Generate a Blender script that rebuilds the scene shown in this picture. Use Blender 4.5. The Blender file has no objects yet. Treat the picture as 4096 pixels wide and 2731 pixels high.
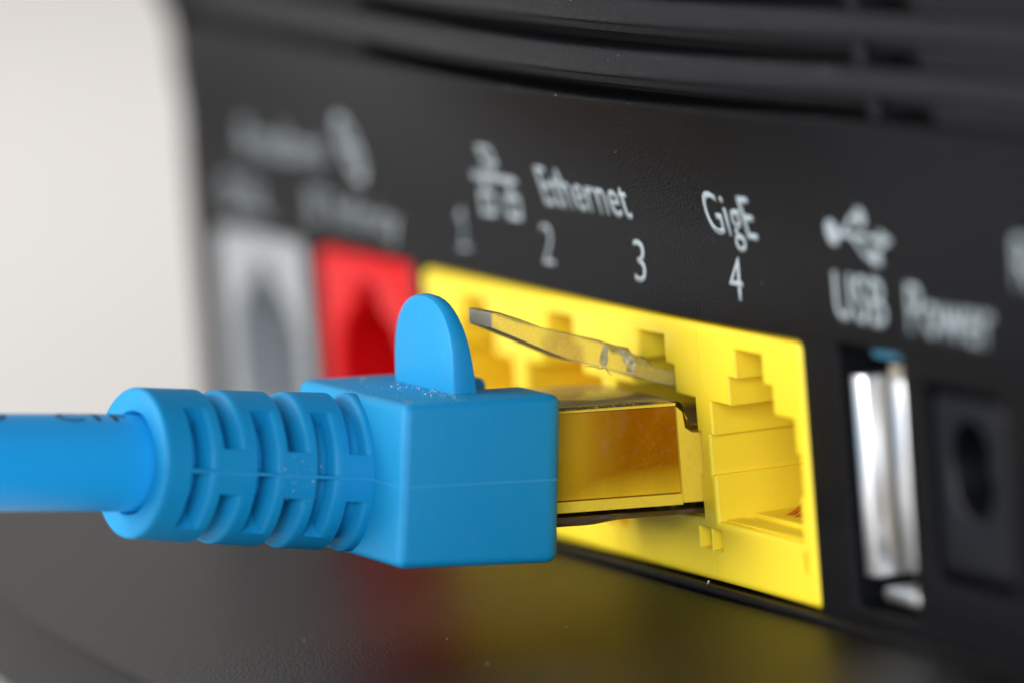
import bpy, bmesh, math, random
from mathutils import Vector, Matrix
from mathutils.geometry import tessellate_polygon
random.seed(7)
# 1 Blender unit = 1 millimetre. x runs along the router's back panel, y into the router, z up.
S = bpy.context.scene
S.unit_settings.system = 'METRIC'; S.unit_settings.scale_length = 0.001
COL = S.collection

# ------------------------------------------------------------------ camera
cam_d = bpy.data.cameras.new('camera'); cam = bpy.data.objects.new('camera', cam_d); COL.objects.link(cam)
S.camera = cam
RIGHT = Vector((0.36402384, 0.92794681, -0.08000854)); DOWN = Vector((0.07828527, -0.11608223, -0.99014965))
FWD = Vector((-0.92809378, 0.35417459, -0.11490126))
M = Matrix((( RIGHT.x, -DOWN.x, -FWD.x, 416.33), (RIGHT.y, -DOWN.y, -FWD.y, -170.21), (RIGHT.z, -DOWN.z, -FWD.z, 63.08), (0, 0, 0, 1)))
cam.matrix_world = M
cam_d.sensor_width = 36; cam_d.lens = 286.46
cam_d.clip_start = 5; cam_d.clip_end = 20000
cam_d.dof.use_dof = True; cam_d.dof.focus_distance = 453.6; cam_d.dof.aperture_fstop = 0.0180

# ------------------------------------------------------------------ light
W = bpy.data.worlds.new('World'); S.world = W; W.use_nodes = True
bg = W.node_tree.nodes['Background']; bg.inputs[0].default_value = (0.82, 0.90, 1.0, 1); bg.inputs[1].default_value = 0.22

def area(name, loc, target, sx, sy, power, col):
    l = bpy.data.lights.new(name, 'AREA'); l.shape = 'RECTANGLE'; l.size = sx; l.size_y = sy
    l.energy = power; l.color = col
    o = bpy.data.objects.new(name, l); COL.objects.link(o)
    o.location = loc
    o.rotation_euler = (Vector(target) - Vector(loc)).to_track_quat('-Z', 'Y').to_euler()
    return o
area('window_light', (-130, -700, 170), (-10, 0, 0), 420, 380, 7.0e6, (1.0, 0.985, 0.96))
area('side_light', (800, -420, 200), (0, 0, 0), 500, 400, 6.6e6, (0.82, 0.91, 1.0))
area('backdrop_light', (-450, -350, 480), (-900, 60, 60), 400, 300, 4.1e6, (1.0, 0.97, 0.94))

S.view_settings.view_transform = 'Standard'; S.view_settings.look = 'None'
S.view_settings.exposure = 0.0; S.view_settings.gamma = 1.0
S.cycles.use_denoising = True
try:
    S.cycles.denoiser = 'OPENIMAGEDENOISE'
except Exception:
    pass
S.cycles.max_bounces = 12; S.cycles.transmission_bounces = 10; S.cycles.glossy_bounces = 6
S.cycles.caustics_reflective = False; S.cycles.caustics_refractive = True
S.cycles.sample_clamp_indirect = 6.0

# ------------------------------------------------------------------ materials
def lin(r, g, b):
    f = lambda c: (c/255/12.92) if c/255 <= 0.04045 else ((c/255+0.055)/1.055)**2.4
    return (f(r), f(g), f(b), 1)

def mat(name, col, rough=0.4, metal=0.0, spec=0.5, trans=0.0, ior=1.5, grain=None, spots=None, sss=0.0, sss_rad=(1, .4, .1), rough_var=0.0, streak=None, coat=0.0):
    m = bpy.data.materials.new(name); m.use_nodes = True
    nt = m.node_tree; N = nt.nodes; L = nt.links; b = N['Principled BSDF']
    b.inputs['Base Color'].default_value = col
    b.inputs['Roughness'].default_value = rough; b.inputs['Metallic'].default_value = metal
    b.inputs['Specular IOR Level'].default_value = spec; b.inputs['IOR'].default_value = ior
    b.inputs['Transmission Weight'].default_value = trans
    b.inputs['Coat Weight'].default_value = coat
    if sss:
        b.inputs['Subsurface Weight'].default_value = sss; b.inputs['Subsurface Radius'].default_value = sss_rad
        b.inputs['Subsurface Scale'].default_value = 1.0
    tc = N.new('ShaderNodeTexCoord')
    def noise(scale, detail=2.0, vec=None):
        n = N.new('ShaderNodeTexNoise'); n.inputs['Scale'].default_value = scale; n.inputs['Detail'].default_value = detail
        L.new(vec or tc.outputs['Object'], n.inputs['Vector']); return n
    if grain:                      # fine moulded texture: (scale per mm, height in mm, strength)
        n = noise(grain[0], 3.0); bp = N.new('ShaderNodeBump')
        bp.inputs['Distance'].default_value = grain[1]; bp.inputs['Strength'].default_value = grain[2]
        L.new(n.outputs['Fac'], bp.inputs['Height']); L.new(bp.outputs['Normal'], b.inputs['Normal'])
    if rough_var:
        n = noise(0.35, 4.0); mr = N.new('ShaderNodeMapRange')
        mr.inputs['From Min'].default_value = .3; mr.inputs['From Max'].default_value = .7
        mr.inputs['To Min'].default_value = max(0, rough-rough_var); mr.inputs['To Max'].default_value = rough+rough_var
        L.new(n.outputs['Fac'], mr.inputs['Value']); L.new(mr.outputs['Result'], b.inputs['Roughness'])
    last = None
    def mix(fac, colB, lastc):
        x = N.new('ShaderNodeMix'); x.data_type = 'RGBA'
        L.new(fac, x.inputs['Factor'])
        if lastc is None: x.inputs[6].default_value = col
        else: L.new(lastc, x.inputs[6])
        x.inputs[7].default_value = colB; return x.outputs[2]
    if spots:                      # list of (scale, threshold, width, colour, amount)
        for sc, th, wd, c2, am in spots:
            n = noise(sc, 5.0); mr = N.new('ShaderNodeMapRange')
            mr.inputs['From Min'].default_value = th; mr.inputs['From Max'].default_value = th+wd
            mr.inputs['To Min'].default_value = 0; mr.inputs['To Max'].default_value = am
            L.new(n.outputs['Fac'], mr.inputs['Value']); last = mix(mr.outputs['Result'], c2, last)
        L.new(last, b.inputs['Base Color'])
    return m

BLACK = mat('black_plastic', (0.0028, 0.0027, 0.0034, 1), 0.38, spec=0.3, ior=1.23, grain=(7.0, 0.075, 1.0), spots=[(9, .57, .08, (.013, .013, .016, 1), 1.0), (14, .73, .03, (.25, .25, .25, 1), .6)])  # first spots paint the grain's glints into the colour
RIBM = mat('black_rib_plastic', (0.004, 0.0039, 0.0052, 1), 0.42, spec=0.4, ior=1.31, grain=(7.0, 0.08, 1.0), spots=[(9, .56, .08, (.018, .018, .024, 1), 1.0), (10, .70, .03, (.35, .35, .35, 1), .7)])  # paler flecks likewise paint glints of the moulded grain
BASEM = mat('black_base_plastic', (0.0018, 0.0016, 0.0015, 1), 0.34, spec=0.35, ior=1.27, grain=(5.5, 0.12, 1.0), spots=[(7, .55, .07, (.016, .015, .014, 1), 1.0), (12, .70, .04, (.2, .2, .2, 1), .4)])  # first spots are grain glints painted as lighter flecks
SMOOTH = mat('smooth_black_plastic', (0.004, 0.004, 0.006, 1), 0.45, ior=1.3)
VOID = mat('inner_black', (0.003, 0.003, 0.003, 1), 0.8, spec=0.1)
YEL = mat('yellow_plastic', (0.96, 0.695, 0.03, 1), 0.36, sss=0.25, sss_rad=(1.0, .55, .12), grain=(1.2, 0.01, 0.10), spots=[(2.0, .74, .02, (.45, .28, .02, 1), .5)])
RED = mat('red_plastic', (0.58, 0.003, 0.005, 1), 0.42, ior=1.33)
GREY = mat('grey_plastic', (0.30, 0.31, 0.32, 1), 0.45)
BLUE = mat('blue_boot_plastic', (0.003, 0.262, 0.535, 1), 0.55, spec=0.35, sss=0.15, sss_rad=(.25, .6, 1.0), grain=(5.0, 0.01, 0.35), rough_var=.06,
           spots=[(1.1, .60, .25, (.015, .31, .55, 1), .6), (4.0, .62, .12, (.04, .34, .55, 1), .4), (9.0, .72, .03, (.25, .45, .55, 1), .3)])
SHEATH = mat('blue_cable_sheath', (0.012, 0.38, 0.82, 1), 0.36, sss=0.2, sss_rad=(.25, .6, 1.0))
RIDGE = mat('pale_blue_flash', (0.05, 0.36, 0.66, 1), 0.5)
INK = mat('pale_grey_print', (0.33, 0.375, 0.395, 1), 0.6)
BINK = mat('black_print', (0.008, 0.008, 0.012, 1), 0.5)
METAL = mat('bright_steel', (0.97, 0.96, 0.96, 1), 0.30, metal=1.0)
GOLD = mat('gold_contact', (0.9, 0.42, 0.12, 1), 0.25, metal=1.0)
BEIGE = mat('beige_plastic', (0.36, 0.31, 0.23, 1), 0.5)
USBBLUE = mat('dark_blue_metal', (0.05, 0.20, 0.32, 1), 0.35)
DUSTM = mat('dust', (0.62, 0.55, 0.36, 1), 0.9)
LINT = mat('lint', (0.75, 0.75, 0.75, 1), 0.9)
HAIRM = mat('hair', (0.02, 0.015, 0.01, 1), 0.6)
PAPER = mat('white_backdrop', (0.83, 0.792, 0.757, 1), 0.75, spec=0.2)

def clear(name, col, rough, grime, film, grain, up=0.0, end=0.0, thin=False):
    """clear plastic; film = (scale, lo, hi, min, max) patchy grime; up / end: more grime on faces turned up / outward"""
    m = bpy.data.materials.new(name); m.use_nodes = True
    nt = m.node_tree; N = nt.nodes; L = nt.links; b = N['Principled BSDF']
    b.inputs['Base Color'].default_value = col; b.inputs['Roughness'].default_value = rough
    b.inputs['Transmission Weight'].default_value = 1.0; b.inputs['IOR'].default_value = 1.5
    tc = N.new('ShaderNodeTexCoord')
    n = N.new('ShaderNodeTexNoise'); n.inputs['Scale'].default_value = grain[0]; n.inputs['Detail'].default_value = 3
    L.new(tc.outputs['Object'], n.inputs['Vector'])
    bp = N.new('ShaderNodeBump'); bp.inputs['Distance'].default_value = grain[1]; bp.inputs['Strength'].default_value = grain[2]
    L.new(n.outputs['Fac'], bp.inputs['Height']); L.new(bp.outputs['Normal'], b.inputs['Normal'])
    d = N.new('ShaderNodeBsdfPrincipled'); d.inputs['Base Color'].default_value = grime; d.inputs['Roughness'].default_value = .6
    n2 = N.new('ShaderNodeTexNoise'); n2.inputs['Scale'].default_value = film[0]; n2.inputs['Detail'].default_value = 6
    L.new(tc.outputs['Object'], n2.inputs['Vector'])
    mr = N.new('ShaderNodeMapRange'); mr.inputs['From Min'].default_value = film[1]; mr.inputs['From Max'].default_value = film[2]
    mr.inputs['To Min'].default_value = film[3]; mr.inputs['To Max'].default_value = film[4]
    L.new(n2.outputs['Fac'], mr.inputs['Value']); fac = mr.outputs['Result']
    sep = N.new('ShaderNodeSeparateXYZ'); L.new(tc.outputs['Normal'], sep.inputs[0])
    for out, sgn, amt in ((sep.outputs['Z'], 1, up), (sep.outputs['Y'], -1, end)):
        if amt:
            r_ = N.new('ShaderNodeMapRange'); r_.inputs['From Min'].default_value = .75*sgn; r_.inputs['From Max'].default_value = .95*sgn
            r_.inputs['To Min'].default_value = 0; r_.inputs['To Max'].default_value = amt
            L.new(out, r_.inputs['Value'])
            ad = N.new('ShaderNodeMath'); ad.operation = 'MAXIMUM'; L.new(fac, ad.inputs[0]); L.new(r_.outputs['Result'], ad.inputs[1]); fac = ad.outputs[0]
    body = b.outputs[0]
    if thin:
        tr = N.new('ShaderNodeBsdfTransparent'); tr.inputs['Color'].default_value = col
        gl = N.new('ShaderNodeBsdfGlossy'); gl.inputs['Roughness'].default_value = rough; L.new(bp.outputs['Normal'], gl.inputs['Normal'])
        fr_ = N.new('ShaderNodeFresnel'); fr_.inputs['IOR'].default_value = 1.22
        t_ = N.new('ShaderNodeMixShader'); L.new(fr_.outputs[0], t_.inputs[0]); L.new(tr.outputs[0], t_.inputs[1]); L.new(gl.outputs[0], t_.inputs[2]); body = t_.outputs[0]
    mx = N.new('ShaderNodeMixShader'); L.new(fac, mx.inputs[0])
    L.new(body, mx.inputs[1]); L.new(d.outputs[0], mx.inputs[2])
    L.new(mx.outputs[0], N['Material Output'].inputs['Surface'])
    return m
CLEAR = clear('clear_plug_plastic', (1.0, 0.95, 0.80, 1), 0.06, (.40, .33, .20, 1), (2.6, .55, .80, 0.0, .15), (3.0, .01, .08), up=.45, thin=True)
TABM = clear('clear_latch_plastic', (1.0, .95, .70, 1), 0.15, (.95, .76, .20, 1), (3.5, .35, .75, .30, .42), (4.0, .02, .2), thin=True)
TIP = mat('frosted_grey_plastic', (.50, .43, .32, 1), .5, grain=(6, .02, .4))

# ------------------------------------------------------------------ mesh helpers
def mk(name, bm, m, parent=None, smooth=None, label=None, kind=None, dedupe=True):
    if dedupe: bmesh.ops.remove_doubles(bm, verts=bm.verts, dist=1e-4)
    bmesh.ops.recalc_face_normals(bm, faces=bm.faces)
    me = bpy.data.meshes.new(name); bm.to_mesh(me); bm.free()
    o = bpy.data.objects.new(name, me); COL.objects.link(o)
    for k in (m if isinstance(m, list) else [m]): me.materials.append(k)
    if smooth is not None:
        me.polygons.foreach_set('use_smooth', [True]*len(me.polygons))
        try: me.set_sharp_from_angle(angle=math.radians(smooth))
        except Exception: pass
    if parent is not None: o.parent = parent
    if label: o['label'] = label
    if kind: o['kind'] = kind
    return o

def box(bm, x0, x1, y0, y1, z0, z1, bev=0.0, seg=2, T=None):
    c = [(x0,y0,z0),(x1,y0,z0),(x1,y1,z0),(x0,y1,z0),(x0,y0,z1),(x1,y0,z1),(x1,y1,z1),(x0,y1,z1)]
    v = [bm.verts.new(T(p) if T else p) for p in c]
    fs = [bm.faces.new([v[i] for i in q]) for q in ((0,1,2,3),(4,7,6,5),(0,4,5,1),(1,5,6,2),(2,6,7,3),(3,7,4,0))]
    if bev:
        es = list({e for f in fs for e in f.edges})
        bmesh.ops.bevel(bm, geom=es, offset=bev, segments=seg, profile=0.5, affect='EDGES', clamp_overlap=True)
    return v

def signed(poly): return sum(poly[i][0]*poly[(i+1)%len(poly)][1]-poly[(i+1)%len(poly)][0]*poly[i][1] for i in range(len(poly)))/2
def offset(poly, d):
    """miter offset; d>0 grows the polygon."""
    n = len(poly); s = 1 if signed(poly) > 0 else -1; out = []
    for i in range(n):
        p0, p, p1 = Vector(poly[i-1]), Vector(poly[i]), Vector(poly[(i+1) % n])
        a = (p-p0).normalized(); b = (p1-p).normalized()
        na = Vector((a.y, -a.x))*s; nb = Vector((b.y, -b.x))*s
        k = 1+na.dot(nb); t = (na+nb)/max(k, .3)
        out.append((p.x+t.x*d, p.y+t.y*d))
    return out
def rnd(poly, r, seg=4):
    """round the corners of a polygon."""
    n = len(poly); out = []
    for i in range(n):
        p0, p, p1 = Vector(poly[i-1]), Vector(poly[i]), Vector(poly[(i+1) % n])
        la, lb = (p0-p).length, (p1-p).length; rr = min(r, la*.45, lb*.45)
        a = p+(p0-p)/la*rr; b = p+(p1-p)/lb*rr
        for k in range(seg+1):
            t = k/seg; q = a*(1-t)**2+p*2*t*(1-t)+b*t*t; out.append((q.x, q.y))
    return out

def plate_holes(bm, outer, holes, yf, depth, r_out=0.0, r_hole=0.0, hole_depth=None, hole_floor=True, back=False, seg=4):
    """a slab in the xz plane with its face at y=yf, rounded outer rim and rounded hole rims, hole walls running inward (+y)."""
    hole_depth = hole_depth or [depth]*len(holes)
    fo = offset(outer, -r_out) if r_out else outer
    rh = r_hole if isinstance(r_hole, list) else [r_hole]*len(holes)
    fh = [offset(h, r) if r else h for h, r in zip(holes, rh)]
    loops = [[Vector((x, z, 0)) for x, z in fo]]+[[Vector((x, z, 0)) for x, z in h] for h in fh]
    flat = [p for l in loops for p in l]
    vs = [bm.verts.new((p.x, yf, p.y)) for p in flat]
    for tri in tessellate_polygon(loops):
        try: bm.faces.new([vs[i] for i in tri])
        except ValueError: pass
    def ring(prev, poly, y):
        cur = [bm.verts.new((x, y, z)) for x, z in poly]; n = len(cur)
        for i in range(n):
            bm.faces.new([prev[i], prev[(i+1) % n], cur[(i+1) % n], cur[i]])
        return cur
    def run(first, base, grow, r, dep):
        cur = first
        if r:
            for k in range(1, seg+1):
                a = k/seg*math.pi/2
                cur = ring(cur, offset(base, grow*r*(1-math.sin(a))), yf+r*(1-math.cos(a)))
        return ring(cur, base, yf+dep)
    i0 = len(fo); cur = run(vs[:i0], outer, -1, r_out, depth)
    if back: bm.faces.new(cur)
    for h, hf, hd, r_ in zip(holes, fh, hole_depth, rh):
        first = vs[i0:i0+len(hf)]; i0 += len(hf)
        cur = run(first, h, 1, r_, hd)
        if hole_floor: bm.faces.new(cur)

def tube(bm, pts, rad, n=24, caps=True):
    rings = []; up = Vector((0, 0, 1))
    for i, p in enumerate(pts):
        p = Vector(p); a = Vector(pts[max(i-1, 0)]); b = Vector(pts[min(i+1, len(pts)-1)])
        t = (b-a).normalized(); s = t.cross(up)
        if s.length < 1e-3: s = t.cross(Vector((1, 0, 0)))
        s.normalize(); u = s.cross(t).normalized()
        r = rad[i] if isinstance(rad, (list, tuple)) else rad
        rings.append([bm.verts.new(p+s*math.cos(2*math.pi*k/n)*r+u*math.sin(2*math.pi*k/n)*r) for k in range(n)])
    for a, b in zip(rings, rings[1:]):
        for k in range(n): bm.faces.new([a[k], a[(k+1) % n], b[(k+1) % n], b[k]])
    if caps: bm.faces.new(rings[0]); bm.faces.new(rings[-1][::-1])

def prism_x(bm, poly, x0, x1, T=None, bev=0.0, seg=2):
    """extrude a polygon given in (y, z) along x."""
    a = [bm.verts.new(T((x0, y, z)) if T else (x0, y, z)) for y, z in poly]
    b = [bm.verts.new(T((x1, y, z)) if T else (x1, y, z)) for y, z in poly]
    n = len(poly); fs = [bm.faces.new(a), bm.faces.new(b[::-1])]
    for i in range(n): fs.append(bm.faces.new([a[i], b[i], b[(i+1) % n], a[(i+1) % n]]))
    if bev:
        bmesh.ops.bevel(bm, geom=list({e for f in fs for e in f.edges}), offset=bev, segments=seg, profile=.5, affect='EDGES', clamp_overlap=True)

def prism_z(bm, poly, z0, z1, bev=0.0):
    a = [bm.verts.new((x, y, z0)) for x, y in poly]; b = [bm.verts.new((x, y, z1)) for x, y in poly]; n = len(poly)
    fs = [bm.faces.new(a[::-1]), bm.faces.new(b)]+[bm.faces.new([a[i], a[(i+1) % n], b[(i+1) % n], b[i]]) for i in range(n)]
    if bev: bmesh.ops.bevel(bm, geom=list({e for f in fs for e in f.edges}), offset=bev, segments=2, profile=.5, affect='EDGES', clamp_overlap=True)

def lerp(x, xs, ys):
    if x <= xs[0]: return ys[0]+(x-xs[0])*(ys[1]-ys[0])/(xs[1]-xs[0])
    if x >= xs[-1]: return ys[-1]+(x-xs[-1])*(ys[-1]-ys[-2])/(xs[-1]-xs[-2])
    for i in range(len(xs)-1):
        if x <= xs[i+1]:
            # Catmull-Rom
            h = xs[i+1]-xs[i]; t = (x-xs[i])/h
            m0 = (ys[i+1]-ys[max(i-1,0)])/(xs[i+1]-xs[max(i-1,0)])*h
            m1 = (ys[min(i+2,len(xs)-1)]-ys[i])/(xs[min(i+2,len(xs)-1)]-xs[i])*h
            return (2*t**3-3*t*t+1)*ys[i]+(t**3-2*t*t+t)*m0+(-2*t**3+3*t*t)*ys[i+1]+(t**3-t*t)*m1

def text_mesh(s, m, parent, x0, x1, z0, z1, y=-0.012, weight=0.0, cap='E', name='printed_word', label=None, shear=0.0):
    """lettering printed flat on the panel: baseline z0, capital height up to z1, spread from x0 to x1."""
    cu = bpy.data.curves.new('txt', 'FONT'); cu.body = s; cu.size = 1.0; cu.offset = weight; cu.extrude = 0.0; cu.resolution_u = 4
    cu.space_character = 1.05
    o = bpy.data.objects.new('txt', cu); COL.objects.link(o)
    cc = bpy.data.curves.new('cap', 'FONT'); cc.body = cap; oc = bpy.data.objects.new('cap', cc); COL.objects.link(oc)
    dg = bpy.context.evaluated_depsgraph_get()
    me = bpy.data.meshes.new_from_object(o.evaluated_get(dg)); mc = bpy.data.meshes.new_from_object(oc.evaluated_get(dg))
    ch = max(v.co.y for v in mc.vertices)
    xs = [v.co.x for v in me.vertices]; a, b = min(xs), max(xs)
    o0 = g((x0+x1)/2)*hz((z0+z1)/2)
    for v in me.vertices:
        X = x0+(v.co.x-a)/(b-a)*(x1-x0)+2.5*o0; Z = z0+v.co.y/ch*(z1-z0)+.23*o0; y = -g(X)*hz(Z)-.012
        v.co = (X, y, Z)
    bpy.data.objects.remove(o); bpy.data.objects.remove(oc); bpy.data.meshes.remove(mc)
    bm = bmesh.new(); bm.from_mesh(me)
    r = bmesh.ops.extrude_face_region(bm, geom=bm.faces[:])
    for e in r['geom']:
        if isinstance(e, bmesh.types.BMVert): e.co.y += 0.009
    return mk(name, bm, m, parent, label=label)

def root(name, loc, label, cat):
    o = bpy.data.objects.new(name, None); COL.objects.link(o); o.location = loc
    o['label'] = label; o['category'] = cat; o.empty_display_size = 5
    return o

# ------------------------------------------------------------------ backdrop and table (one white sweep)
bm = bmesh.new(); ZT = -11.8; prof = [(1200, ZT), (-700, ZT)]
for k in range(1, 13):
    a = k/12*math.pi/2; prof.append((-700-400*math.sin(a), ZT+400*(1-math.cos(a))))
prof.append((-1100, 1800))
rows = [[bm.verts.new((x, y, z)) for x, z in prof] for y in (-92, 2200)]  # near edge cut short so the panel reflects less white
for i in range(len(prof)-1): bm.faces.new([rows[0][i], rows[0][i+1], rows[1][i+1], rows[1][i]])
mk('backdrop', bm, PAPER, smooth=60, kind='structure', label='plain off-white paper backdrop sweeping up behind the router')
bm = bmesh.new(); box(bm, -1600, 1300, -900, 2300, ZT-30, ZT-1.0)  # unseen dark ground added to darken what the panel reflects
mk('surround', bm, mat('dark_surround', (.05, .045, .045, 1), .6), kind='structure', label='dark desk added unseen under the white paper to darken the panel reflections')

# ------------------------------------------------------------------ router
router = root('router', (0, 0, 0), 'black internet router seen from its back with yellow, red and grey sockets', 'router')

GX = [-96, -86, -70, -55, -40, -27, -16, -5, 5, 15, 26, 44, 60, 90]
GY = [-3.2, -2.0, -.3, 1.1, 2.5, 3.5, 3.95, 4.0, 3.5, 2.45, 1.05, -.35, -1.5, -4]
def g(x): return lerp(x, GX, GY)                      # how far the vented hood bulges out at x
def hz(z):
    t = (z-15.4)/8.6
    return max(0, t)**1.87
def xend(z): return -86.8-(13.5*min(1, max(0, (z-17.5)/8))**1.5)
XR = 100.0
# port openings in the black panel
Y0, Y1 = -44.35, 13.85
ops = [rnd([(-82.6, -3.9), (-65.4, -3.9), (-65.4, 11.4), (-82.6, 11.4)], .8),
       rnd([(-63.2, -3.9), (-45.9, -3.9), (-45.9, 11.4), (-63.2, 11.4)], .8),
       rnd([(Y0, -3.6), (Y1, -3.6), (Y1, 11.3), (Y0, 11.3)], .7),
       rnd([(18.8, -2.6), (26.9, -2.6), (26.9, 11.6), (18.8, 11.6)], .6),
       rnd([(29.7, -.0), (39.4, -.0), (39.4, 10.35), (29.7, 10.35)], .5)]
for o_ in ops[:3]: pass
bm = bmesh.new()
zb = -4.1
plate_holes(bm, [(-86.4, zb), (XR, zb), (XR, 13.6), (-86.4, 13.6)],
            ops, 0.0, 3.0, r_out=0.0, r_hole=.22, hole_floor=False)
# curved upper part with a rounded top edge that turns back into the first vent gap
NX = 150
def curved(bm, rows):
    """rows: list of (z, fn(x)->out); builds a sheet"""
    grid = []
    for z, out, xs in rows:
        grid.append([bm.verts.new((x, -out(x), z)) for x in xs])
    for a, b in zip(grid, grid[1:]):
        for i in range(len(a)-1): bm.faces.new([a[i], a[i+1], b[i+1], b[i]])
    return grid
def xsfor(z, n=NX): x0 = xend(z); return [x0+(XR-x0)*i/n for i in range(n+1)]
rows = []
for k in range(25):
    z = 13.6+(23.75-13.6)*k/24
    rows.append((z, (lambda x, z=z: g(x)*hz(z)), xsfor(z)))
for k in range(1, 6):
    a = k/5*math.pi/2; z = 23.75+.32*math.sin(a); d = .32*(1-math.cos(a))
    rows.append((z, (lambda x, d=d: g(x)*hz(23.75+.1)-d), xsfor(z)))
rows.append((24.09, (lambda x: g(x)-3.2), xsfor(24.09)))
curved(bm, rows)
# left end cheek of the body
gl = []
for z in [zb, 5, 13.6, 17, 19, 21, 23, 25, 27, 29, 31, 34]:
    x = xend(z)
    gl.append([bm.verts.new((x, -g(x)*min(1, hz(z)), z)), bm.verts.new((x+.6, 3, z)), bm.verts.new((x+3, 60, z))])
for a, b in zip(gl, gl[1:]):
    for i in range(2): bm.faces.new([a[i], a[i+1], b[i+1], b[i]])
panel = mk('back_panel', bm, BLACK, router, smooth=50)

# vent slats: front face, rounded edges, and a shallow flange hanging down behind
def slat(z0, z1, lab):
    bm = bmesh.new(); r = .42; rows = []
    xs = xsfor(z0)
    prof = [(z0-.55, -2.4), (z0-.55, -1.35), (z0-.02, -1.25), (z0, -1.0), (z0, -r)]
    prof += [(z0+r*(1-math.cos(a)), -r*(1-math.sin(a))) for a in [k/4*math.pi/2 for k in range(1, 5)]]
    prof += [(z1-.45+.45*math.sin(a), -.45*(1-math.cos(a))) for a in [k/5*math.pi/2 for k in range(0, 6)]]
    prof += [(z1+.02, -2.4), (z0-.55, -2.4)]
    for z, o in prof: rows.append((z, (lambda x, o=o: g(x)+o), xs))
    grid = curved(bm, rows)
    for side in (0, -1):
        vs = [r_[side] for r_ in grid[:-1]]
        try: bm.faces.new(vs)
        except Exception: pass
    return mk('vent_slat', bm, RIBM, router, smooth=50, label=lab)
slat(25.25, 26.92, None)
slat(28.2, 29.85, None)
slat(31.1, 32.9, None)
# dark inside of the vents and closed groove backs beyond the slots
bm = bmesh.new()
curved(bm, [(z, (lambda x: g(x)-3.1), xsfor(z)) for z in (23.5, 36)])
mk('vent_lining', bm, VOID, router)
for zc, z0, z1, xb in ((24.65, 24.1, 25.25, 25.7), (27.55, 26.93, 28.2, 24.6), (30.5, 29.87, 31.1, 24.2)):
    for xa, xc, dep in ((xb, xb+1.1, .95),):
        bm = bmesh.new()
        xs = [xa, (xa+xc)/2, xc]
        grid = [[bm.verts.new((x, -(g(x)-o), z)) for x in xs] for z, o in ((z0-.1, 2.8), (z0-.1, dep), (z1+.1, dep), (z1+.1, 2.8))]
        for a, b in zip(grid, grid[1:]):
            for i in range(2): bm.faces.new([a[i], a[i+1], b[i+1], b[i]])
        bm.faces.new([q[0] for q in grid]); bm.faces.new([q[-1] for q in grid][::-1])
        mk('vent_post', bm, RIBM, router)
    for xa, xc in ((xend(zc)+.2, -50), (xb+6.5, XR)):
        bm = bmesh.new(); xs = [xa+(xc-xa)*i/40 for i in range(41)]
        grid = [[bm.verts.new((x, -(g(x)-o), z)) for x in xs] for z, o in ((z0-.1, 2.8), (z0-.1, 1.2), (z1+.1, 1.2), (z1+.1, 2.8))]
        for a, b in zip(grid, grid[1:]):
            for i in range(40): bm.faces.new([a[i], a[i+1], b[i+1], b[i]])
        bm.faces.new([q[0] for q in grid]); bm.faces.new([q[-1] for q in grid][::-1])
        mk('groove_back', bm, RIBM, router, smooth=30)

# base plate: slopes down outward, rounded rim
def zp(y): return -3.95+0.08*y
def rim(x): return -30.9+0.00092*(x-15)**2
bm = bmesh.new()
xs = [-89+ (XR+89)*i/90 for i in range(91)]
grid = []
ts = [0, .15, .3, .45, .6, .75, .88, .95]
for t in ts: grid.append([(x, 3+(rim(x)+.7-3)*t, zp(3+(rim(x)+.7-3)*t)) for x in xs])
for k in range(0, 7):
    a = k/6*math.radians(82)
    grid.append([(x, rim(x)+.7-.7*math.sin(a), zp(rim(x)+.7)-.6*(1-math.cos(a))) for x in xs])
grid.append([(x, rim(x)-.3, -10.9) for x in xs])
grid.append([(x, rim(x)+.4, -11.75) for x in xs])
V = [[bm.verts.new(p) for p in r_] for r_ in grid]
for a, b in zip(V, V[1:]):
    for i in range(len(xs)-1): bm.faces.new([a[i], a[i+1], b[i+1], b[i]])
# rounded left end
cap = [[(x, y, z) for (x, y, z) in [r_[0]]][0] for r_ in grid]
prev = V
p0 = [r_[0] for r_ in V]
for k in range(1, 6):
    a = k/5*math.pi/2
    p1 = [bm.verts.new((-89-1.6*math.sin(a), c[1]+0.0, c[2]-1.5*(1-math.cos(a)))) for c in cap]
    for i in range(len(p0)-1): bm.faces.new([p0[i], p0[i+1], p1[i+1], p1[i]])
    p0 = p1
p1 = [bm.verts.new((-90.6, c[1], -11.75)) for c in cap]
for i in range(len(p0)-1): bm.faces.new([p0[i], p0[i+1], p1[i+1], p1[i]])
mk('base_plate', bm, BASEM, router, smooth=60)
# moulded lip at the foot of the panel
bm = bmesh.new()
tube(bm, [(-85, -.32, -3.78), (XR, -.32, -3.78)], .30, 16)
mk('panel_lip', bm, BLACK, router, smooth=60)
bm = bmesh.new()
tube(bm, [(-85, -.95, -4.22), (XR, -.95, -4.22)], .24, 12)
mk('panel_lip', bm, BASEM, router, smooth=60)

# body behind the panel so nothing is hollow
bm = bmesh.new(); box(bm, -84, XR-1, 19, 60, -4, 33); mk('inner_body', bm, VOID, router)
bm = bmesh.new(); box(bm, 14.4, 18.4, 3.2, 18, -4, 13); mk('inner_partition', bm, VOID, router)

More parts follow.
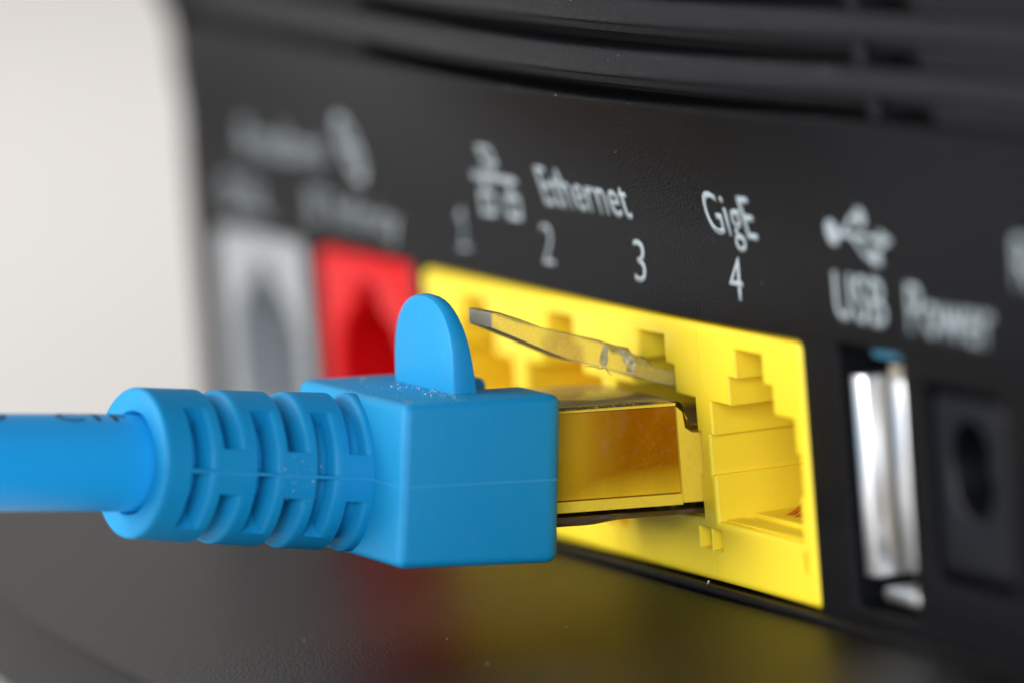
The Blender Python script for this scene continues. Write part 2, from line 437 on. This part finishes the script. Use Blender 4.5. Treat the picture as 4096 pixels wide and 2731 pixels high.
# ---- socket blocks
def jack_profile(cx):
    L = [(-6.0, .05), (6.0, .05), (6.0, 2.66), (6.42, 2.66), (6.42, 4.93), (5.95, 4.93), (5.95, 6.82), (3.2, 6.82), (3.2, 8.42), (2.0, 8.42), (2.0, 10.03),
         (-2.0, 10.03), (-2.0, 8.42), (-3.2, 8.42), (-3.2, 6.82), (-5.95, 6.82), (-5.95, 4.93), (-6.42, 4.93), (-6.42, 2.66), (-6.0, 2.66)]
    return [(cx+x, z) for x, z in L]
PITCH = 13.97; C4 = 5.93
centres = [C4-PITCH*i for i in range(4)]
holes = [jack_profile(c) for c in centres]
def rect(x0, x1, z0, z1): return [(x0, z0), (x1, z0), (x1, z1), (x0, z1)]
dep = [11.5]*4
pockets = []
for i in range(5):
    xa = C4+6.98-PITCH*i
    if i > 0: pockets.append(rect(xa+.02, xa+1.5, -1.6, -.42))
    if i < 4: pockets.append(rect(xa-1.8, xa-.28, -1.6, -.42) if i else rect(xa-1.2, xa-.55, -1.6, -.42))
bm = bmesh.new()
outer = rnd([(Y0+.12, -3.42), (Y1-.15, -3.42), (Y1-.15, 11.15), (Y0+.12, 11.15)], .5)
plate_holes(bm, outer, holes+pockets, 0.05, 12, r_out=.42, r_hole=[.26]*4+[.07]*len(pockets), hole_depth=dep+[1.0]*len(pockets), back=False, seg=5)
yellow = mk('yellow_socket_block', bm, YEL, router, smooth=40, label='yellow block of four square network sockets')
# mould seams between the sockets
for i in range(1, 4):
    xa = C4+6.98-PITCH*i-.02
    bm = bmesh.new(); box(bm, xa-.035, xa+.035, 0.028, .10, -3.0, -1.7); mk('mould_seam', bm, YEL, yellow)
    bm = bmesh.new(); box(bm, xa-.035, xa+.035, 0.028, .10, 6.9, 10.7); mk('mould_seam', bm, YEL, yellow)
# spring contacts on the floor of the sockets and the inner floor step
for ci, c in enumerate(centres):
    bm = bmesh.new(); box(bm, c-5.9, c+5.9, 2.3, 11.4, -.1, .30, .05, 1); box(bm, c-5.9, c+5.9, .6, 1.6, -.1, .12)
    mk('floor_step', bm, YEL, yellow)
    if ci in (0, 1):
        for k in range(8):
            xk = c-3.57+1.02*k; bm = bmesh.new()
            tube(bm, [(xk, 3.2, .15), (xk, 3.8, .42), (xk, 5.0, 1.1), (xk, 7, 2.9), (xk, 10.5, 4.6)], .19, 6)
            mk('contact', bm, GOLD, yellow, smooth=40)
def single_jack(x0, x1, m, name, lab):
    cx = (x0+x1)/2; bm = bmesh.new()
    o_ = rnd(rect(x0+.12, x1-.12, -3.7, 11.25), 1.0)
    pf = [(cx+a, b) for a, b in [(-6, -.2), (6, -.2), (6, 4.6), (4.6, 6.6), (2.0, 8.0), (1.2, 9.4), (-1.2, 9.4), (-2.0, 8.0), (-4.6, 6.6), (-6, 4.6)]]
    plate_holes(bm, o_, [pf], .08, 12, r_out=.5, r_hole=.5, hole_depth=[9])
    mk(name, bm, m, router, smooth=40, label=lab)
single_jack(-82.6, -65.4, GREY, 'grey_socket', 'light grey square socket at the far end of the panel')
single_jack(-63.2, -45.9, RED, 'red_socket', 'red square socket between the grey and yellow ones')

# ---- usb socket
bm = bmesh.new(); box(bm, 18.4, 27.3, 6.0, 8, -3.2, 12); mk('usb_recess', bm, VOID, router)
usb = root('usb_socket', (0, 0, 0), '', ''); usb.parent = router
del usb['category']; del usb['label']
bm = bmesh.new()
prism_z(bm, [(19.3, .45), (19.5, .4), (20.6, .62), (20.7, 5.8), (19.3, 5.8)], -.95, 9.9, .12)
mk('shell_side', bm, METAL, usb, smooth=40)
bm = bmesh.new()
prism_z(bm, [(24.3, .45), (24.5, .4), (25.85, .62), (25.95, 5.8), (24.3, 5.8)], -.15, 10.1, .12)
mk('shell_side', bm, METAL, usb, smooth=40)
bm = bmesh.new(); box(bm, 21.6, 23.6, 1.7, 5.8, -.5, 10.5, .1); mk('tongue', bm, BEIGE, usb)
bm = bmesh.new(); box(bm, 21.4, 25.9, .5, 5.8, -2.05, -1.35, .15); mk('shell_end', bm, METAL, usb, smooth=40)
bm = bmesh.new(); box(bm, 21.0, 25.6, 1.0, 5.8, 10.95, 11.45, .15); mk('shell_end', bm, USBBLUE, usb, smooth=40)

# ---- power socket
bm = bmesh.new()
circ = [(34.6+2.55*math.cos(2*math.pi*k/40), 6.1+2.55*math.sin(2*math.pi*k/40)) for k in range(40)]
plate_holes(bm, rnd(rect(30.15, 38.95, .45, 9.9), .6), [circ], .25, 8, r_out=.3, r_hole=.35, hole_depth=[7], seg=4)
pj = mk('power_socket', bm, SMOOTH, router, smooth=40)
bm = bmesh.new(); tube(bm, [(34.6, 1.6, 6.1), (34.6, 7, 6.1)], .9, 20); mk('centre_pin', bm, SMOOTH, pj, smooth=40)

# ---- printing on the panel
def word(s, *a, **k): return text_mesh(s, INK, panel, *a, **k)
word('Broadband', -75.3, -59.9, 16.4, 18.6, weight=-.008)
word('DSL', -79.4, -71.2, 12.6, 14.7, weight=-.008)
word('BT', -63.4, -60.2, 12.75, 14.9, weight=-.008); word('Infinity', -58.9, -47.4, 12.75, 14.9, weight=-.008)
word('Ethernet', -22.9, -9.55, 16.42, 18.72, weight=.006)
word('GigE', 1.8, 8.5, 16.42, 18.8, weight=.006)
one_ = bmesh.new(); box(one_, -36.42, -36.2, -.0125, -.004, 13.0, 15.3); mk('printed_digit', one_, INK, panel)
one_ = bmesh.new(); prism_y = [one_.verts.new((x, -.0135, z)) for x, z in [(-36.42, 15.3), (-37.15, 14.85), (-37.1, 14.6), (-36.42, 15.0)]]; one_.faces.new(prism_y); mk('printed_digit', one_, INK, panel)
outline_bar = bmesh.new(); box(outline_bar, -37.2, -35.4, -.0125, -.004, 12.9, 13.08); mk('printed_digit', outline_bar, INK, panel)
word('2', -23.6, -21.7, 12.9, 15.3, weight=-.012, cap='1', name='printed_digit')
word('3', -9.35, -7.65, 12.9, 15.3, weight=-.003, cap='1', name='printed_digit')
word('4', 4.5, 6.35, 12.9, 15.3, weight=-.002, cap='1', name='printed_digit')
word('USB', 18.9, 25.6, 12.95, 15.45, weight=.012)
word('Power', 28.5, 39.0, 12.95, 15.5, weight=.012)
word('Reset', 42.5, 51.5, 16.4, 18.9, weight=.012)

def outline_icon(name, rects, rings_=(), polys=()):
    bm = bmesh.new(); t0, t1 = -.014, -.004
    for x0, x1, z0, z1 in rects: box(bm, x0, x1, t0, t1, z0, z1)
    for (x0, x1, z0, z1, w) in rings_:
        for q in ((x0, x1, z0, z0+w), (x0, x1, z1-w, z1), (x0, x0+w*1.15, z0+w, z1-w), (x1-w*1.15, x1, z0+w, z1-w)): box(bm, q[0], q[1], t0, t1, q[2], q[3])
    for poly in polys:
        f0 = [bm.verts.new((x, t0, z)) for x, z in poly]; bm.faces.new(f0)
    cx = sum(v.co.x for v in bm.verts)/len(bm.verts); cz_ = sum(v.co.z for v in bm.verts)/len(bm.verts); o0 = g(cx)*hz(cz_)
    for v in bm.verts:
        v.co.x += 2.5*o0; v.co.z += .23*o0; v.co.y -= g(v.co.x)*hz(v.co.z)
    return mk(name, bm, INK, panel, dedupe=False)
outline_icon('network_symbol', [(-33.7, -26.6, 17.35, 17.75), (-30.3, -29.9, 17.75, 18.35), (-32.25, -31.85, 16.65, 17.35), (-28.1, -27.7, 16.65, 17.35)],
             [(-31.3, -28.9, 18.3, 19.55, .34), (-33.2, -30.9, 15.2, 16.7, .34), (-29.05, -26.8, 15.2, 16.7, .34)])
def line(x0, z0, x1, z1, w):
    d = Vector((x1-x0, z1-z0)).normalized(); n = Vector((-d.y, d.x))*w/2
    return [(x0+n.x, z0+n.y), (x1+n.x, z1+n.y), (x1-n.x, z1-n.y), (x0-n.x, z0-n.y)]
def disc(x, z, rx, rz, n=20): return [(x+rx*math.cos(2*math.pi*k/n), z+rz*math.sin(2*math.pi*k/n)) for k in range(n)]
outline_icon('usb_symbol', [(24.0, 25.2, 16.2, 17.0)], (), [line(19.6, 17.6, 26.0, 17.6, .28), disc(19.3, 17.6, .85, .72), [(25.3, 17.05), (26.9, 17.6), (25.3, 18.15)],
             line(20.6, 17.6, 22.3, 18.65, .28), line(22.3, 18.65, 23.0, 18.65, .28), disc(23.3, 18.65, .6, .55), line(21.8, 17.6, 23.4, 16.6, .28), line(23.3, 16.6, 24.2, 16.6, .28)])
def ellring(cx, cz, rx, rz, w, a0=0, a1=360, n=36):
    P = []; ks = [a0+(a1-a0)*k/n for k in range(n+1)]
    for k in range(n):
        a, b = math.radians(ks[k]), math.radians(ks[k+1])
        P.append([(cx+rx*math.cos(a), cz+rz*math.sin(a)), (cx+rx*math.cos(b), cz+rz*math.sin(b)), (cx+(rx-w)*math.cos(b), cz+(rz-w)*math.sin(b)), (cx+(rx-w)*math.cos(a), cz+(rz-w)*math.sin(a))])
    return P
outline_icon('broadband_symbol', [], (), [[(x-(z-17.9)*.55, z) for x, z in q] for q in ellring(-54.9, 17.9, 1.75, 2.1, .36)+ellring(-54.9, 17.9, .8, 2.1, .28)+[line(-56.4, 17.9, -53.4, 17.9, .28)]])

# ------------------------------------------------------------------ network cable (boot, plug, latch, cable)
cable = root('network_cable', (-8.1, -8, 3.9), 'blue network cable with ribbed boot and clear plug in the third yellow socket', 'network cable')
inv = Matrix.Translation((8.1, 8, -3.9))
def ck(name, bm, m, **k):
    bmesh.ops.transform(bm, matrix=inv, verts=bm.verts)
    p = k.pop('parent', cable)
    return mk(name, bm, m, p, **k)

XN, XF = .5, -16.7
def TB(p):
    """u: 0 far..1 near (x), v: 0 rear..1 front (y), w: 0 bottom..1 top"""
    u, v, w = p
    x = XF+(XN-XF)*u
    yr = -19.24+(19.24-18.1)*w; yf = -9.65+(9.65-8.67)*w
    y = yr+(yf-yr)*v
    zt = 8.85+(8.30-8.85)*v; zbm = -.12+(-.96+.12)*v
    return (x, y, zbm+(zt-zbm)*w)
bm = bmesh.new(); vs = box(bm, 0, 1, 0, 1, 0, 1, T=TB)
bm.edges.ensure_lookup_table(); bm.verts.ensure_lookup_table()
def isfront_vertical(e):
    a, b = e.verts[0].co, e.verts[1].co
    return abs(a.x-b.x) < .1 and abs(a.z-b.z) > 4 and (a.y+b.y)/2 > -12
fv = [e for e in bm.edges if isfront_vertical(e)]
bmesh.ops.bevel(bm, geom=fv, offset=1.0, segments=5, profile=.5, affect='EDGES')
bm.edges.ensure_lookup_table()
sharp = [e for e in bm.edges if len(e.link_faces) == 2 and e.calc_face_angle(0) > math.radians(40)]
bmesh.ops.bevel(bm, geom=sharp, offset=.52, segments=4, profile=.5, affect='EDGES', clamp_overlap=True)
boot = ck('boot', bm, BLUE, smooth=30)
# cut the finger recess in the top of the boot
bm = bmesh.new(); box(bm, -11.6, -5.2, -12.3, -5, 6.3, 14)
cut = ck('cut', bm, BLUE)
md = boot.modifiers.new('b', 'BOOLEAN'); md.operation = 'DIFFERENCE'; md.object = cut; md.solver = 'EXACT'
dg = bpy.context.evaluated_depsgraph_get(); dg.update()
me2 = bpy.data.meshes.new_from_object(boot.evaluated_get(dg)); boot.modifiers.clear(); old = boot.data; boot.data = me2
boot.data.name = 'boot'; bpy.data.objects.remove(cut)
boot.data.polygons.foreach_set('use_smooth', [True]*len(boot.data.polygons))
boot.data.set_sharp_from_angle(angle=math.radians(30))

# upright rounded tab on the boot
def hood(y0, y1, r, cx, zc, zb_, n=20):
    poly = [(cx+r, zb_), ]
    for k in range(n+1):
        a = math.pi*k/n; ca, sa = math.cos(a), math.sin(a); poly.append((cx+r*math.copysign(abs(ca)**.86, ca), zc+3.9*abs(sa)**.86))
    poly.append((cx-r, zb_)); return poly
bm = bmesh.new(); pl = hood(0, 0, 4.65, -8.1, 9.85, 7.9)
lean = .06
fr, bk = -13.75, -12.25
e = .22
loops = []
for off, y in ((-e, fr), (-e*.3, fr+e*.3), (0, fr+e), (0, bk-e), (-e*.3, bk-e*.3), (-e, bk)):
    pp = offset(pl, off) if off else pl
    loops.append([bm.verts.new((x, y+(z-8.5)*lean*(1 if y < -13 else -1.2), z)) for x, z in pp])
bm.faces.new(loops[0]); bm.faces.new(loops[-1][::-1])
for a, b in zip(loops, loops[1:]):
    n = len(a)
    for i in range(n): bm.faces.new([a[i], a[(i+1) % n], b[(i+1) % n], b[i]])
ck('latch_guard', bm, BLUE, parent=boot, smooth=35)
# parting line of the mould
bm = bmesh.new()
a, b = TB((1, .04, .5)), TB((1, .96, .5))
prism = [(a[1], a[2]+.02), (b[1], b[2]+.02), (b[1], b[2]-.035), (a[1], a[2]-.035)]
prism_x(bm, prism, XN-.1, XN+.03)
a, b = TB((.66, 0, .5)), TB((.97, 0, .5))
box(bm, a[0], b[0], a[1]-.03, a[1]+.2, a[2]-.02, a[2]+.035)
ck('mould_line', bm, RIDGE, parent=boot)

# ribbed strain relief
axis0 = Vector((-8.1, -18.2, 4.35)); 
def axis(s):                       # s: mm outward from the boot
    y = -18.2-s*.988; z = 4.35+.152*s+.0012*s*s
    return Vector((-8.1+.0062*s*s, y, z))
def slot_edges(y0, y1): return tuple(q+.0026*q*q for q in ((-y1-18.45)/.988, (-y0-18.45)/.988))
side = [slot_edges(-29.95, -29.0), slot_edges(-26.05, -25.1), slot_edges(-22.45, -21.6)]
DS = (1.7, 1.7, .9); DT = (1.7, 1.7, .7)
topb = [slot_edges(-28.1, -27.2), slot_edges(-24.25, -23.3), slot_edges(-20.5, -19.65)]
LEN = 13.45
def relief_r(s, th):
    R = 4.42-.018*s
    sn = math.sin(th)
    ang = abs(math.degrees(math.asin(max(-1, min(1, sn)))))      # 0 at the sides, 90 at top and bottom
    for (a, b), dd in zip(side, DS):
        if 1.4 < ang < 52:
            if a < s < b: return R-dd
            if a-.40 < s <= a: return R-.58*((s-a+.40)/.40)**1.8
    for (a, b), dd in zip(topb, DT):
        if ang > 17.5:
            if a < s < b: return R-dd
            if a-.40 < s <= a: return R-.58*((s-a+.40)/.40)**1.8
    return R
eps = .07
ss = {0.0, LEN}
for a, b in side+topb: ss |= {a-.40, a-.31, a-.21, a-.12, a-.04, a, a+.03, b-.03, b+.02, b+.12, (a+b)/2}
k = 0
while k < LEN: ss.add(round(k, 3)); k += .6
ss = sorted(ss)
ths = set(k*5.0 for k in range(72))
for b0 in (1.4, 17.5, 52):
    for q in (b0, 180-b0, 180+b0, 360-b0): ths |= {q-.9, q-.25, q+.25, q+.9}
ths = sorted(ths)
bm = bmesh.new(); grid = []
for s in ss:
    c = axis(s); t = (axis(s+.1)-axis(s-.1)).normalized(); X = Vector((0, 0, 1)).cross(t).normalized(); X = X if X.x > 0 else -X; U = X.cross(t)*-1
    if U.z < 0: U = -U
    row = []
    for th in ths:
        a = math.radians(th); row.append(bm.verts.new(c+X*math.cos(a)*relief_r(s, a)+U*math.sin(a)*relief_r(s, a)))
    grid.append(row)
n = len(ths)
for a, b in zip(grid, grid[1:]):
    for i in range(n): bm.faces.new([a[i], a[(i+1) % n], b[(i+1) % n], b[i]])
# rounded outer rim, end face and the mouth round the cable
s = LEN; c = axis(s); t = (axis(s+.1)-axis(s-.1)).normalized(); X = Vector((0, 0, 1)).cross(t).normalized(); X = X if X.x > 0 else -X; U = X.cross(t)
if U.z < 0: U = -U
prev = grid[-1]; R = 4.42-.018*s
for rr, ds in ((R-.04, .12), (R-.13, .2), (R-.26, .25), (3.2, .27), (2.9, .22), (2.78, 0), (2.72, -.8)):
    row = [bm.verts.new(c+t*ds+X*math.cos(math.radians(h))*rr+U*math.sin(math.radians(h))*rr) for h in ths]
    for i in range(n): bm.faces.new([prev[i], prev[(i+1) % n], row[(i+1) % n], row[i]])
    prev = row
ck('strain_relief', bm, BLUE, parent=boot, smooth=45)
# flash line on the ribs
bm = bmesh.new()
pts = [axis(s)+Vector((4.42-.018*s, 0, 0)) for s in (0.3, 2, 4, 6, 8, 10, 12, 13.1)]
tube(bm, pts, .032, 6)
ck('mould_line', bm, RIDGE, parent=boot)

# cable
def cxx(y):
    s = (-y-18.2)/.988
    return axis(s).x if s < 13.45 else axis(13.45).x+.155*(s-13.45)
def cz(y):
    d = -y-31.0
    return axis(13).z+.150*d-.0009*d*d if d > 0 else axis(13).z+.152*d
bm = bmesh.new(); pts = [(cxx(y), y, cz(y)) for y in [-24-1.5*k for k in range(60)]]
tube(bm, pts, 2.68, 40)
sheath = ck('cable_sheath', bm, SHEATH, smooth=60)
# black print wrapped round the sheath
def cable_print(s, y_start, y_end, ang0, ang1):
    cu = bpy.data.curves.new('t', 'FONT'); cu.body = s; cu.offset = .0; o = bpy.data.objects.new('t', cu); COL.objects.link(o)
    me = bpy.data.meshes.new_from_object(o.evaluated_get(bpy.context.evaluated_depsgraph_get())); bpy.data.objects.remove(o)
    bm = bmesh.new(); bm.from_mesh(me)
    bmesh.ops.triangulate(bm, faces=bm.faces); bmesh.ops.subdivide_edges(bm, edges=bm.edges, cuts=1)
    xs = [v.co.x for v in bm.verts]; zs = [v.co.y for v in bm.verts]
    for v in bm.verts:
        y = y_start+(v.co.x-min(xs))/(max(xs)-min(xs))*(y_end-y_start) if False else None
    a, b, c_, d_ = min(xs), max(xs), min(zs), max(zs)
    for v in bm.verts:
        u = (v.co.x-a)/(b-a); w = (v.co.y-c_)/(d_-c_)
        y = y_start+u*(y_end-y_start); an = math.radians(ang0+w*(ang1-ang0)); r = 2.70
        c = Vector((cxx(y), y, cz(y))); t = (Vector((cxx(y-.1), y-.1, cz(y-.1)))-Vector((cxx(y+.1), y+.1, cz(y+.1)))).normalized()
        X = Vector((0, 0, 1)).cross(t).normalized(); X = X if X.x > 0 else -X; U = X.cross(t); U = U if U.z > 0 else -U
        v.co = c+X*r*math.cos(an)+U*r*math.sin(an)
    ck('printed_marking', bm, BINK, parent=sheath)
cable_print('CTF', -36.6, -32.4, 62, 88)
cable_print('D', -41.5, -39.6, 62, 88)

# clear plug body: slight upward tilt toward the boot
tilt = .055
def TP(p): x, y, z = p; return (x, y, z-y*tilt)
PX0, PX1 = -13.95, -2.32
bm = bmesh.new()
poly = [(-9.5, .62), (7.5, .62), (7.5, 5.0), (-.05, 5.3), (-.32, 5.36), (-.46, 5.6), (-.46, 6.15), (-.6, 6.6), (-.95, 6.78), (-9.5, 6.72)]
prism_x(bm, poly, PX0, PX1, T=TP, bev=.12, seg=2)
plug = ck('plug_body', bm, CLEAR, smooth=35)
# amber core, its colour painted for socket yellow reflected in the clear body
AMB = bpy.data.materials.new('amber_reflection'); AMB.use_nodes = True
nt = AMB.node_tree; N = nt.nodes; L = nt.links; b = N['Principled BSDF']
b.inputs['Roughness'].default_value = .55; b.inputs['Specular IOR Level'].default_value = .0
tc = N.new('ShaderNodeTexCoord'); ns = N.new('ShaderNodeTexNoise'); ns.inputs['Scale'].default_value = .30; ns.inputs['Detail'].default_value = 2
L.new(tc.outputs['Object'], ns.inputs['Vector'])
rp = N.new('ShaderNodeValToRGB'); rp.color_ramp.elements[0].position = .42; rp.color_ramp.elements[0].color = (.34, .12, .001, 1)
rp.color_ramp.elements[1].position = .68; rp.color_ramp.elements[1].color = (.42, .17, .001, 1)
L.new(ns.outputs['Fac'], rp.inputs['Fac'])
# reflected yellow painted along the lower part and rear of the core
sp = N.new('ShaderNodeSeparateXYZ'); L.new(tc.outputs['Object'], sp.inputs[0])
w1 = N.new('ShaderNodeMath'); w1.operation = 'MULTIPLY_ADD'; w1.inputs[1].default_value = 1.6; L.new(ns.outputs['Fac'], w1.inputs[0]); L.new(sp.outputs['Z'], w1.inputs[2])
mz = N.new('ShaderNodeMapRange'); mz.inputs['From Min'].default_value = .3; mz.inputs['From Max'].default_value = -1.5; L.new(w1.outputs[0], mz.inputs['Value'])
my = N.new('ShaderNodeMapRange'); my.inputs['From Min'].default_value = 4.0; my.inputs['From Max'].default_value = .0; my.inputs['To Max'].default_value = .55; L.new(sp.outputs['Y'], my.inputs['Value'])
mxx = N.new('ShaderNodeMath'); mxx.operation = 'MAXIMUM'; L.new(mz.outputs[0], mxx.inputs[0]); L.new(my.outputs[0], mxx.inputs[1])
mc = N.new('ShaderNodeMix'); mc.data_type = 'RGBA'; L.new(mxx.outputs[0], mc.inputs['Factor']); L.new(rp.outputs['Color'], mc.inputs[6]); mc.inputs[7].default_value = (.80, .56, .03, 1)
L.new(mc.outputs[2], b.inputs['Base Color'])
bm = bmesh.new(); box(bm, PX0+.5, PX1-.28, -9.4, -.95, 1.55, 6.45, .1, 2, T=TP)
ck('reflection_core', bm, AMB, parent=plug, smooth=35)
PALE = mat('seen_through_yellow', (.95, .72, .07, 1), .45, spots=[(2.5, .6, .2, (.6, .5, .2, 1), .4)])  # socket yellow seen through clear plastic, painted on nose and strips
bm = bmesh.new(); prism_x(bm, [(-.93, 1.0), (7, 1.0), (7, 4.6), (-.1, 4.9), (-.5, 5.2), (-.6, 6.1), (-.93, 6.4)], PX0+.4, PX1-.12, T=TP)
ck('nose_seen_through', bm, PALE, parent=plug)
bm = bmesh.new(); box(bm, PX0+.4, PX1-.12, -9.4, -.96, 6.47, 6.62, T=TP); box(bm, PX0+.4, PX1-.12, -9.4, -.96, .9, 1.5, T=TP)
ck('pale_strip', bm, PALE, parent=plug, kind='stuff')
bm = bmesh.new(); prism_x(bm, [(-9.4, 6.60), (-3.2, 6.66), (-2.0, 6.74), (-3.2, 6.79), (-9.4, 6.80)], PX1-.5, PX1+.012, T=TP)  # dark brown speckled strip along the plug's upper near edge
ck('dark_corner_line', bm, mat('dark_brown_speckle', (.05, .035, .02, 1), .35, spots=[(5, .5, .1, (.35, .26, .04, 1), .6)]), parent=plug)
# keel rails under the plug and the dark stub at the boot
DRK = mat('smoky_plastic', (.06, .035, .012, 1), .12)
bm = bmesh.new(); prism_x(bm, [(-9.2, .62), (3, .62), (3, .36), (-5, .30), (-6.4, .14), (-7, .12), (-9.2, .12)], PX0+.8, PX1-.2, T=TP, bev=.08)
ck('keel', bm, DRK, parent=plug, smooth=35)
# latch
top = [(-10.05, 12.5), (-9.5, 12.42), (-8.4, 11.95), (-7.13, 11.33), (-5.4, 10.75), (-3.67, 10.2), (-3.22, 9.95), (-2.0, 9.57), (-1.65, 9.0), (-1.1, 8.98), (-.57, 8.33), (.3, 8.05), (1.2, 7.75), (3.5, 6.9), (5.5, 5.6)]
bot = [(5.5, 4.6), (3.5, 6.0), (1.2, 6.95), (.55, 7.2), (-.52, 7.52), (-1.76, 8.03), (-3.4, 8.62), (-5.35, 9.22), (-7.12, 10.14), (-8.7, 10.98), (-10.08, 11.68)]
bm = bmesh.new(); prism_x(bm, top+bot, -9.75, -6.35, bev=.07, seg=2)
latch = ck('latch', bm, TABM, smooth=35)
bm = bmesh.new(); prism_x(bm, [(-10.10, 11.68), (-10.0, 11.66), (-9.97, 12.45), (-10.07, 12.5)], -9.76, -6.34, bev=.05)
ck('latch_tip', bm, TIP, parent=latch, smooth=35)
EDGE = mat('dark_edge_line', (.20, .15, .05, 1), .3)
bm = bmesh.new(); tp = [p for p in top if p[0] < 1]; prism_x(bm, [(y, z+.022) for y, z in tp]+[(y, z-.012) for y, z in reversed(tp)], -9.80, -6.33)
ck('latch_edge', bm, EDGE, parent=latch)
bm = bmesh.new(); bt = [p for p in bot if p[0] < 1][::-1]; prism_x(bm, [(y, z+.01) for y, z in bt]+[(y, z-.02) for y, z in reversed(bt)], -9.80, -6.33)
ck('latch_edge', bm, TIP, parent=latch)

# loose dust and lint
def specks(n, region, size, name, m, parent, lab):
    bm = bmesh.new()
    for _ in range(n):
        p = Vector(region()); r = random.uniform(*size)
        vs = [bm.verts.new(p+Vector([random.uniform(-r, r) for _ in range(3)])) for _ in range(4)]
        for q in ((0, 1, 2), (0, 1, 3), (0, 2, 3), (1, 2, 3)): bm.faces.new([vs[i] for i in q])
    return mk(name, bm, m, parent, kind='stuff', label=lab, dedupe=False)
def on_boot():
    if random.random() < .5:
        x = random.gauss(-6.5, 4); y = -13.9-abs(random.gauss(0, .5)); x = max(-15.5, min(-.3, x))
    else: x = random.uniform(-16, 0); y = random.uniform(-17.8, -13.9)
    v = (y+18.1)/9.4; return (x, y, 8.87-.55*v)
d1 = specks(120, on_boot, (.02, .09), 'dust', DUSTM, None, 'pale dust specks gathered at the foot of the boot tab')
d1['category'] = 'dust'
bm = bmesh.new(); tube(bm, [(-6.2, -4.7, 8.88), (-6.1, -4.2, 8.80), (-6.1, -3.85, 8.62), (-6.1, -3.7, 8.66), (-6.1, -3.5, 8.6), (-6.1, -3.35, 8.35), (-6.15, -3.2, 8.2)], .022, 6)
h = mk('hair', bm, HAIRM, None, smooth=60, label='fine dark hair clinging under the clear latch'); h['category'] = 'hair'
bm = bmesh.new(); tube(bm, [(-1.2, -.35, -3.48), (-1.0, -.4, -3.36), (-.85, -.45, -3.3)], .05, 6)
h = mk('lint', bm, LINT, None, label='tiny white lint crumb on the lip below the yellow sockets'); h['category'] = 'lint'

# milky stress mark and tinted band where the latch has been bent
MILK = mat('milky_stress_mark', (.50, .44, .26, 1), .5, spots=[(3.5, .42, .2, (.24, .19, .09, 1), .8), (5, .58, .05, (.7, .68, .6, 1), .9)])
for poly in ([(-2.2, 8.26), (-1.95, 8.2), (-1.72, 8.05), (-1.62, 8.5), (-1.66, 8.98), (-1.85, 9.2), (-2.05, 9.42), (-2.5, 9.6), (-2.75, 9.45), (-2.4, 9.25), (-2.35, 8.9), (-2.12, 8.6)],
             [(-3.70, 8.80), (-3.40, 8.68), (-3.25, 9.0), (-3.22, 9.5), (-3.12, 9.82), (-3.40, 9.95), (-3.62, 9.5), (-3.74, 9.1)]):
    bm = bmesh.new(); prism_x(bm, poly, -6.40, -6.335)
    ck('stress_mark', bm, MILK, parent=latch)
# crumbs caught on the ribs of the strain relief
def on_relief():
    a = axis(4.7+random.gauss(0, .55)); th = random.gauss(-.03, .16)
    return (a.x+4.36*math.cos(th), a.y, a.z+4.36*math.sin(th))
d2 = specks(36, on_relief, (.02, .07), 'dust', DUSTM, None, 'pale crumbs of dust stuck on the side of the ribbed strain relief')
d2['category'] = 'dust'
def on_slats():
    x = random.uniform(-25, 30); z = random.choice([25.7, 26.3, 26.6, 28.7, 29.4, 23.95]); return (x, -g(x)-.02, z)
d3 = specks(40, on_slats, (.02, .05), 'dust', LINT, None, 'white dust specks scattered on the black vent slats')
d3['category'] = 'dust'
def on_plate():
    x = random.uniform(-45, 12); y = random.uniform(-25, -2); return (x, y, zp(y)+.02)
d4 = specks(45, on_plate, (.015, .05), 'dust', LINT, None, 'tiny pale dust specks lying on the black base plate')
d4['category'] = 'dust'
def on_panel():
    x = random.uniform(-20, 18); z = random.uniform(12, 22); return (x, -g(x)*hz(z)-.02, z)
d5 = specks(22, on_panel, (.015, .035), 'dust', LINT, None, 'few white dust specks on the black panel around the lettering')
d5['category'] = 'dust'
